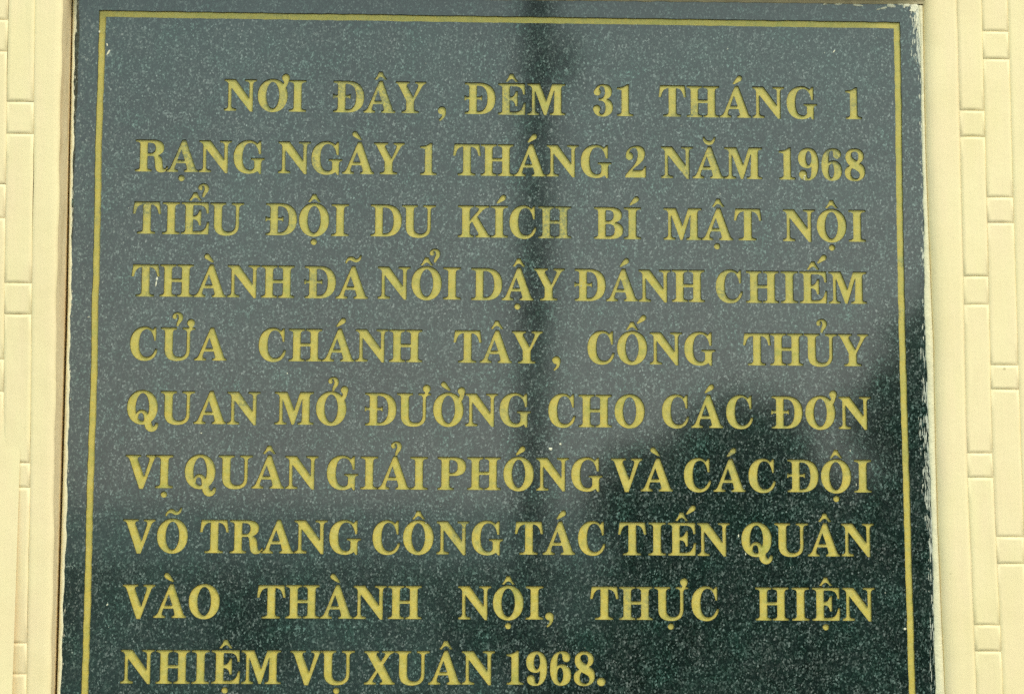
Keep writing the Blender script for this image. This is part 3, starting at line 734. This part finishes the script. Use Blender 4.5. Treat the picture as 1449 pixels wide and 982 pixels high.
def courseL(c0, c1, ends):
    for i in range(len(ends)-1):
        a, b = ends[i], ends[i+1]; g_ = .0; w = WL((a+b)/2)
        o = piece('brick', (interp(c0, a)+g_, interp(c1, a)-g_, a+.05, b-.05, interp(c0, b)+g_, interp(c1, b)-g_, 0, gw, rw, -.95), CREAM, wall_l)
        for vt in o.data.vertices:
            v = (Z0-vt.co.z)*1000; vt.co.y -= (WL(v)+q0)*.001
        o.data.update()
for c0, c1, ends in ((CL_, CR_, [-306, -284, -178, -156, -50, -28, 77.4, 101.2, 210.2, 232.9, 339.6, 357.3, 467.7, 489.4, 597, 619]),
                     (DL_, CL_, [-240, -218, -110, -89, 17.0, 40.5, 138.1, 163.1, 265.4, 288.7, 393.1, 415, 523, 545, 650])):
    q0 = rw.uniform(-.2, .2); courseL(c0, c1, ends)
def prof_wl_out(v):
    c = interp(DL_, v); w = WL(v)
    return [(-2600, w), (c-30, w), (c-2.8, w), (c-2.2, w), (c-.7, w-.34), (c, w-.95)]
strip('wall_field', VS2, prof_wl_out, CREAM, wall_l)

# mortar bed behind the stone and the lintel over it
mesh_obj('wall_backing', [P3(-2600, HT, -23), P3(-2600, HB, -23), P3(2600, HB, -23), P3(2600, HT, -23)], [(0, 1, 2, 3)], SOIL)
tag(bpy.data.objects['wall_backing'], kind='structure')
def lintel():
    # face, rounded lip and soffit above the stone
    N = 120; V, F = [], []; rl = random.Random(9)
    prof = [(-1080, 27), (-32, 27), (-30.5, 26.2), (-29.5, 24.5), (-25, 12), (-19, 2.5), (0, .6), (0, -.4), (0, -20)]
    for i in range(N+1):
        u = -324.5+645.5*i/N; e = topE(u)+rl.uniform(-.25, .25)
        for k, (v, w) in enumerate(prof):
            if k == 0: V.append(P3(u, v, w*(1-.72*min(1, max(0, (u-290)/26)))))
            else:
                w = w*(1-.72*min(1, max(0, (u-290)/26)))
                dv = {1: -15.5, 2: -14, 3: -12.6, 4: -6.5, 5: -1.6, 6: .1, 7: .3, 8: .3}[k]
                V.append(P3(u, e+dv+rl.uniform(-.15, .15), w+rl.uniform(-.1, .1)))
    m = len(prof)
    for i in range(N):
        for k in range(m-1): F.append((i*m+k, i*m+k+1, (i+1)*m+k+1, (i+1)*m+k))
    o = fixn(mesh_obj('wall_lintel', V, F, CREAM_D)); tag(o, kind='structure'); return o
lint = lintel()
# sill wall under the stone, down to the ground
sill = mesh_obj('wall_below', [P3(-321, VB+1, 6), P3(-321, HB, 6), P3(326, HB, 6), P3(326, VB+1, 6), P3(-321, VB+1, -22), P3(326, VB+1, -22)], [(0, 1, 2, 3), (0, 3, 5, 4)], CREAM)
tag(sill, kind='structure')

# ------------------------------------------------------------------ what stands behind the viewer and shows, blurred, in the polish
ground = mesh_obj('ground', [(-150, -200, 0), (150, -200, 0), (150, 40, 0), (-150, 40, 0)], [(0, 1, 2, 3)], simple('dark_paving', (.11, .105, .095), .9, .25, 3))
tag(ground, kind='structure')
POLE = simple('dark_painted_pole', (.08, .085, .08), .9, .2, 8)
LEAF = simple('tree_foliage', (.05, .085, .03), .6, .5, 2.5)
BARK = simple('tree_bark', (.13, .10, .07), .9, .4, 10)
ROOFT = simple('weathered_grey_roof_tiles', (.42, .47, .45), .85, .3, 5)
PLAS = simple('pale_grey_green_plaster', (.56, .66, .61), .85, .2, 2)
def cone(name, pts, rads, seg, mat, parent=None, loc=None):
    V, F = [], []
    for p, r_ in zip(pts, rads):
        for i in range(seg):
            a = 2*math.pi*i/seg; V.append((p[0]+r_*math.cos(a), p[1]+r_*math.sin(a), p[2]))
    for k in range(len(pts)-1):
        for i in range(seg):
            j = (i+1) % seg; F.append((k*seg+i, k*seg+j, (k+1)*seg+j, (k+1)*seg+i))
    F.append(tuple(range(len(V)-seg, len(V))))
    return mesh_obj(name, V, F, mat, parent, smooth=False, loc=loc)
pole = bpy.data.objects.new('utility_pole', None); link(pole); pole.location = (.47, -9.0, 0)
tag(pole, 'slim grey utility pole mirrored as a blurred dark band down the plaque middle', 'pole')
cone('shaft', [(-.03, 0, 0), (.01, 0, 4), (.06, 0, 9.5)], [.085, .078, .07], 16, POLE, pole)
jb = mesh_obj('junction_box', [(x, y, z) for z in (4.36, 4.6) for x, y in ((.15, -.05), (.21, -.05), (.21, .06), (.15, .06))], [(0, 1, 2, 3), (4, 5, 6, 7), (0, 1, 5, 4), (1, 2, 6, 5), (2, 3, 7, 6), (3, 0, 4, 7)], POLE, pole)
fixn(jb)
mesh_obj('bracket', [(x, y, z) for z in (4.44, 4.50) for x, y in ((.0, -.02), (.14, -.02), (.14, .02), (.0, .02))], [(0, 1, 2, 3), (4, 5, 6, 7), (0, 1, 5, 4), (1, 2, 6, 5), (2, 3, 7, 6), (3, 0, 4, 7)], POLE, pole)
def tree(loc, height, rad, crown_z, nleaf, seed, label, squash=.8, leaf=.14):
    t = bpy.data.objects.new('tree', None); link(t); t.location = loc; tag(t, label, 'tree', 'trees mirrored in the polished stone')
    r_ = random.Random(seed)
    V, F = [], []
    def limb(p0, p1, a, b, seg=7):
        s = len(V); d = (Vector(p1)-Vector(p0)).normalized(); x = d.orthogonal().normalized(); y = d.cross(x)
        for p, q in ((p0, a), (p1, b)):
            for i in range(seg):
                an = 2*math.pi*i/seg; V.append(tuple(Vector(p)+x*q*math.cos(an)+y*q*math.sin(an)))
        for i in range(seg): j = (i+1) % seg; F.append((s+i, s+j, s+seg+j, s+seg+i))
    limb((0, 0, 0), (.05, .05, crown_z), .16*height/6, .09*height/6)
    clumps = []
    for i in range(16):
        a = r_.uniform(0, 6.28); q = rad*r_.uniform(.15, .85); z = crown_z+(height-crown_z)*r_.uniform(.0, .92)
        f_ = math.sqrt(max(.05, 1-((z-crown_z)/(height-crown_z)*2-.9)**2)) if height > crown_z else 1
        p = (q*math.cos(a)*f_, q*math.sin(a)*f_, z); clumps.append((p, rad*r_.uniform(.28, .5)))
        limb((.05, .05, crown_z*r_.uniform(.7, 1)), p, .05*height/6, .015, 5)
    mesh_obj('trunk', V, F, BARK, t)
    V, F = [], []
    for _ in range(nleaf):
        c, cr2 = r_.choice(clumps); d = Vector((r_.gauss(0, 1), r_.gauss(0, 1), r_.gauss(0, 1))).normalized()*cr2*r_.uniform(.3, 1.05)
        p = Vector(c)+Vector((d.x, d.y, d.z*squash)); x = Vector((r_.gauss(0, 1), r_.gauss(0, 1), r_.gauss(0, .5))).normalized(); y = x.orthogonal().normalized()
        s = len(V); l = leaf*r_.uniform(.6, 1.3); V += [tuple(p-x*l), tuple(p+y*l*.45), tuple(p+x*l), tuple(p-y*l*.45)]; F.append((s, s+1, s+2, s+3))
    mesh_obj('crown', V, F, LEAF, t)
    return t
tree((5.1, -15.0, 0), 4.8, 1.9, .9, 9000, 1, 'tallest bushy dark tree, mirrored at the lower right of the plaque', leaf=.2)
tree((3.45, -15.3, 0), 4.2, 1.5, .5, 8000, 2, 'rounded tree mirrored just left of the tallest bushy dark one', leaf=.18)
tree((2.2, -15.6, 0), 3.3, 1.25, .3, 7000, 3, 'shrubby small tree mirrored near the foot of the pole', leaf=.15)
tree((-4.5, -15.0, 0), 3.3, 1.5, .6, 5000, 4, 'spreading tree mirrored at the lower left edge of the plaque', leaf=.17)
def hedge(x0, x1, y, h, n, seed, label):
    hed = bpy.data.objects.new('clipped_hedge', None); link(hed); hed.location = ((x0+x1)/2, y, 0); tag(hed, label, 'hedge')
    rh = random.Random(seed); V, F = [], []; hl = (x1-x0)/2
    for _ in range(n):
        px = rh.uniform(-hl, hl)
        p = Vector((px, rh.uniform(-.5, .5), rh.random()**.7*(h+.08*math.sin(px*3.1)+.05*math.sin(px*7)))); x = Vector((rh.gauss(0, 1), rh.gauss(0, 1), rh.gauss(0, 1))).normalized(); y_ = x.orthogonal().normalized()
        k = len(V); l = .15*rh.uniform(.6, 1.3); V += [tuple(p-x*l), tuple(p+y_*l*.5), tuple(p+x*l), tuple(p-y_*l*.5)]; F.append((k, k+1, k+2, k+3))
    mesh_obj('leaves', V, F, LEAF, hed)
house = bpy.data.objects.new('low_house', None); link(house); house.location = (-2.5, -31, 0); tag(house, 'long low grey house mirrored faintly across the lower middle of the plaque', 'house')
def bx(name, x0, x1, y0, y1, z0, z1, mat, par):
    return fixn(mesh_obj(name, [(x, y, z) for z in (z0, z1) for x, y in ((x0, y0), (x1, y0), (x1, y1), (x0, y1))], [(0, 1, 2, 3), (4, 5, 6, 7), (0, 1, 5, 4), (1, 2, 6, 5), (2, 3, 7, 6), (3, 0, 4, 7)], mat, par))
bx('wall', -12, 9, -4, 0, 0, 2.6, PLAS, house)
fixn(mesh_obj('roof', [(-12.4, .5, 2.5), (9.4, .5, 2.5), (9.4, -4.5, 2.5), (-12.4, -4.5, 2.5), (-12.1, -2, 3.5), (9.1, -2, 3.5)], [(0, 1, 5, 4), (3, 2, 5, 4), (0, 3, 4), (1, 2, 5), (0, 1, 2, 3)], ROOFT, house))
for k in range(5): bx('window', -7.6+3.4*k, -6.4+3.4*k, 0, .06, 1.0, 2.1, POLE, house)
hedge(-14, .6, -17.5, .8, 9000, 8, 'low clipped hedge mirrored along the lower left of the plaque')
hedge(.8, 14, -17.5, 1.5, 11000, 9, 'taller dark hedge mirrored along the lower right behind the trees')
print('letters', len(LETTERS), 'slab tris', len(keep))
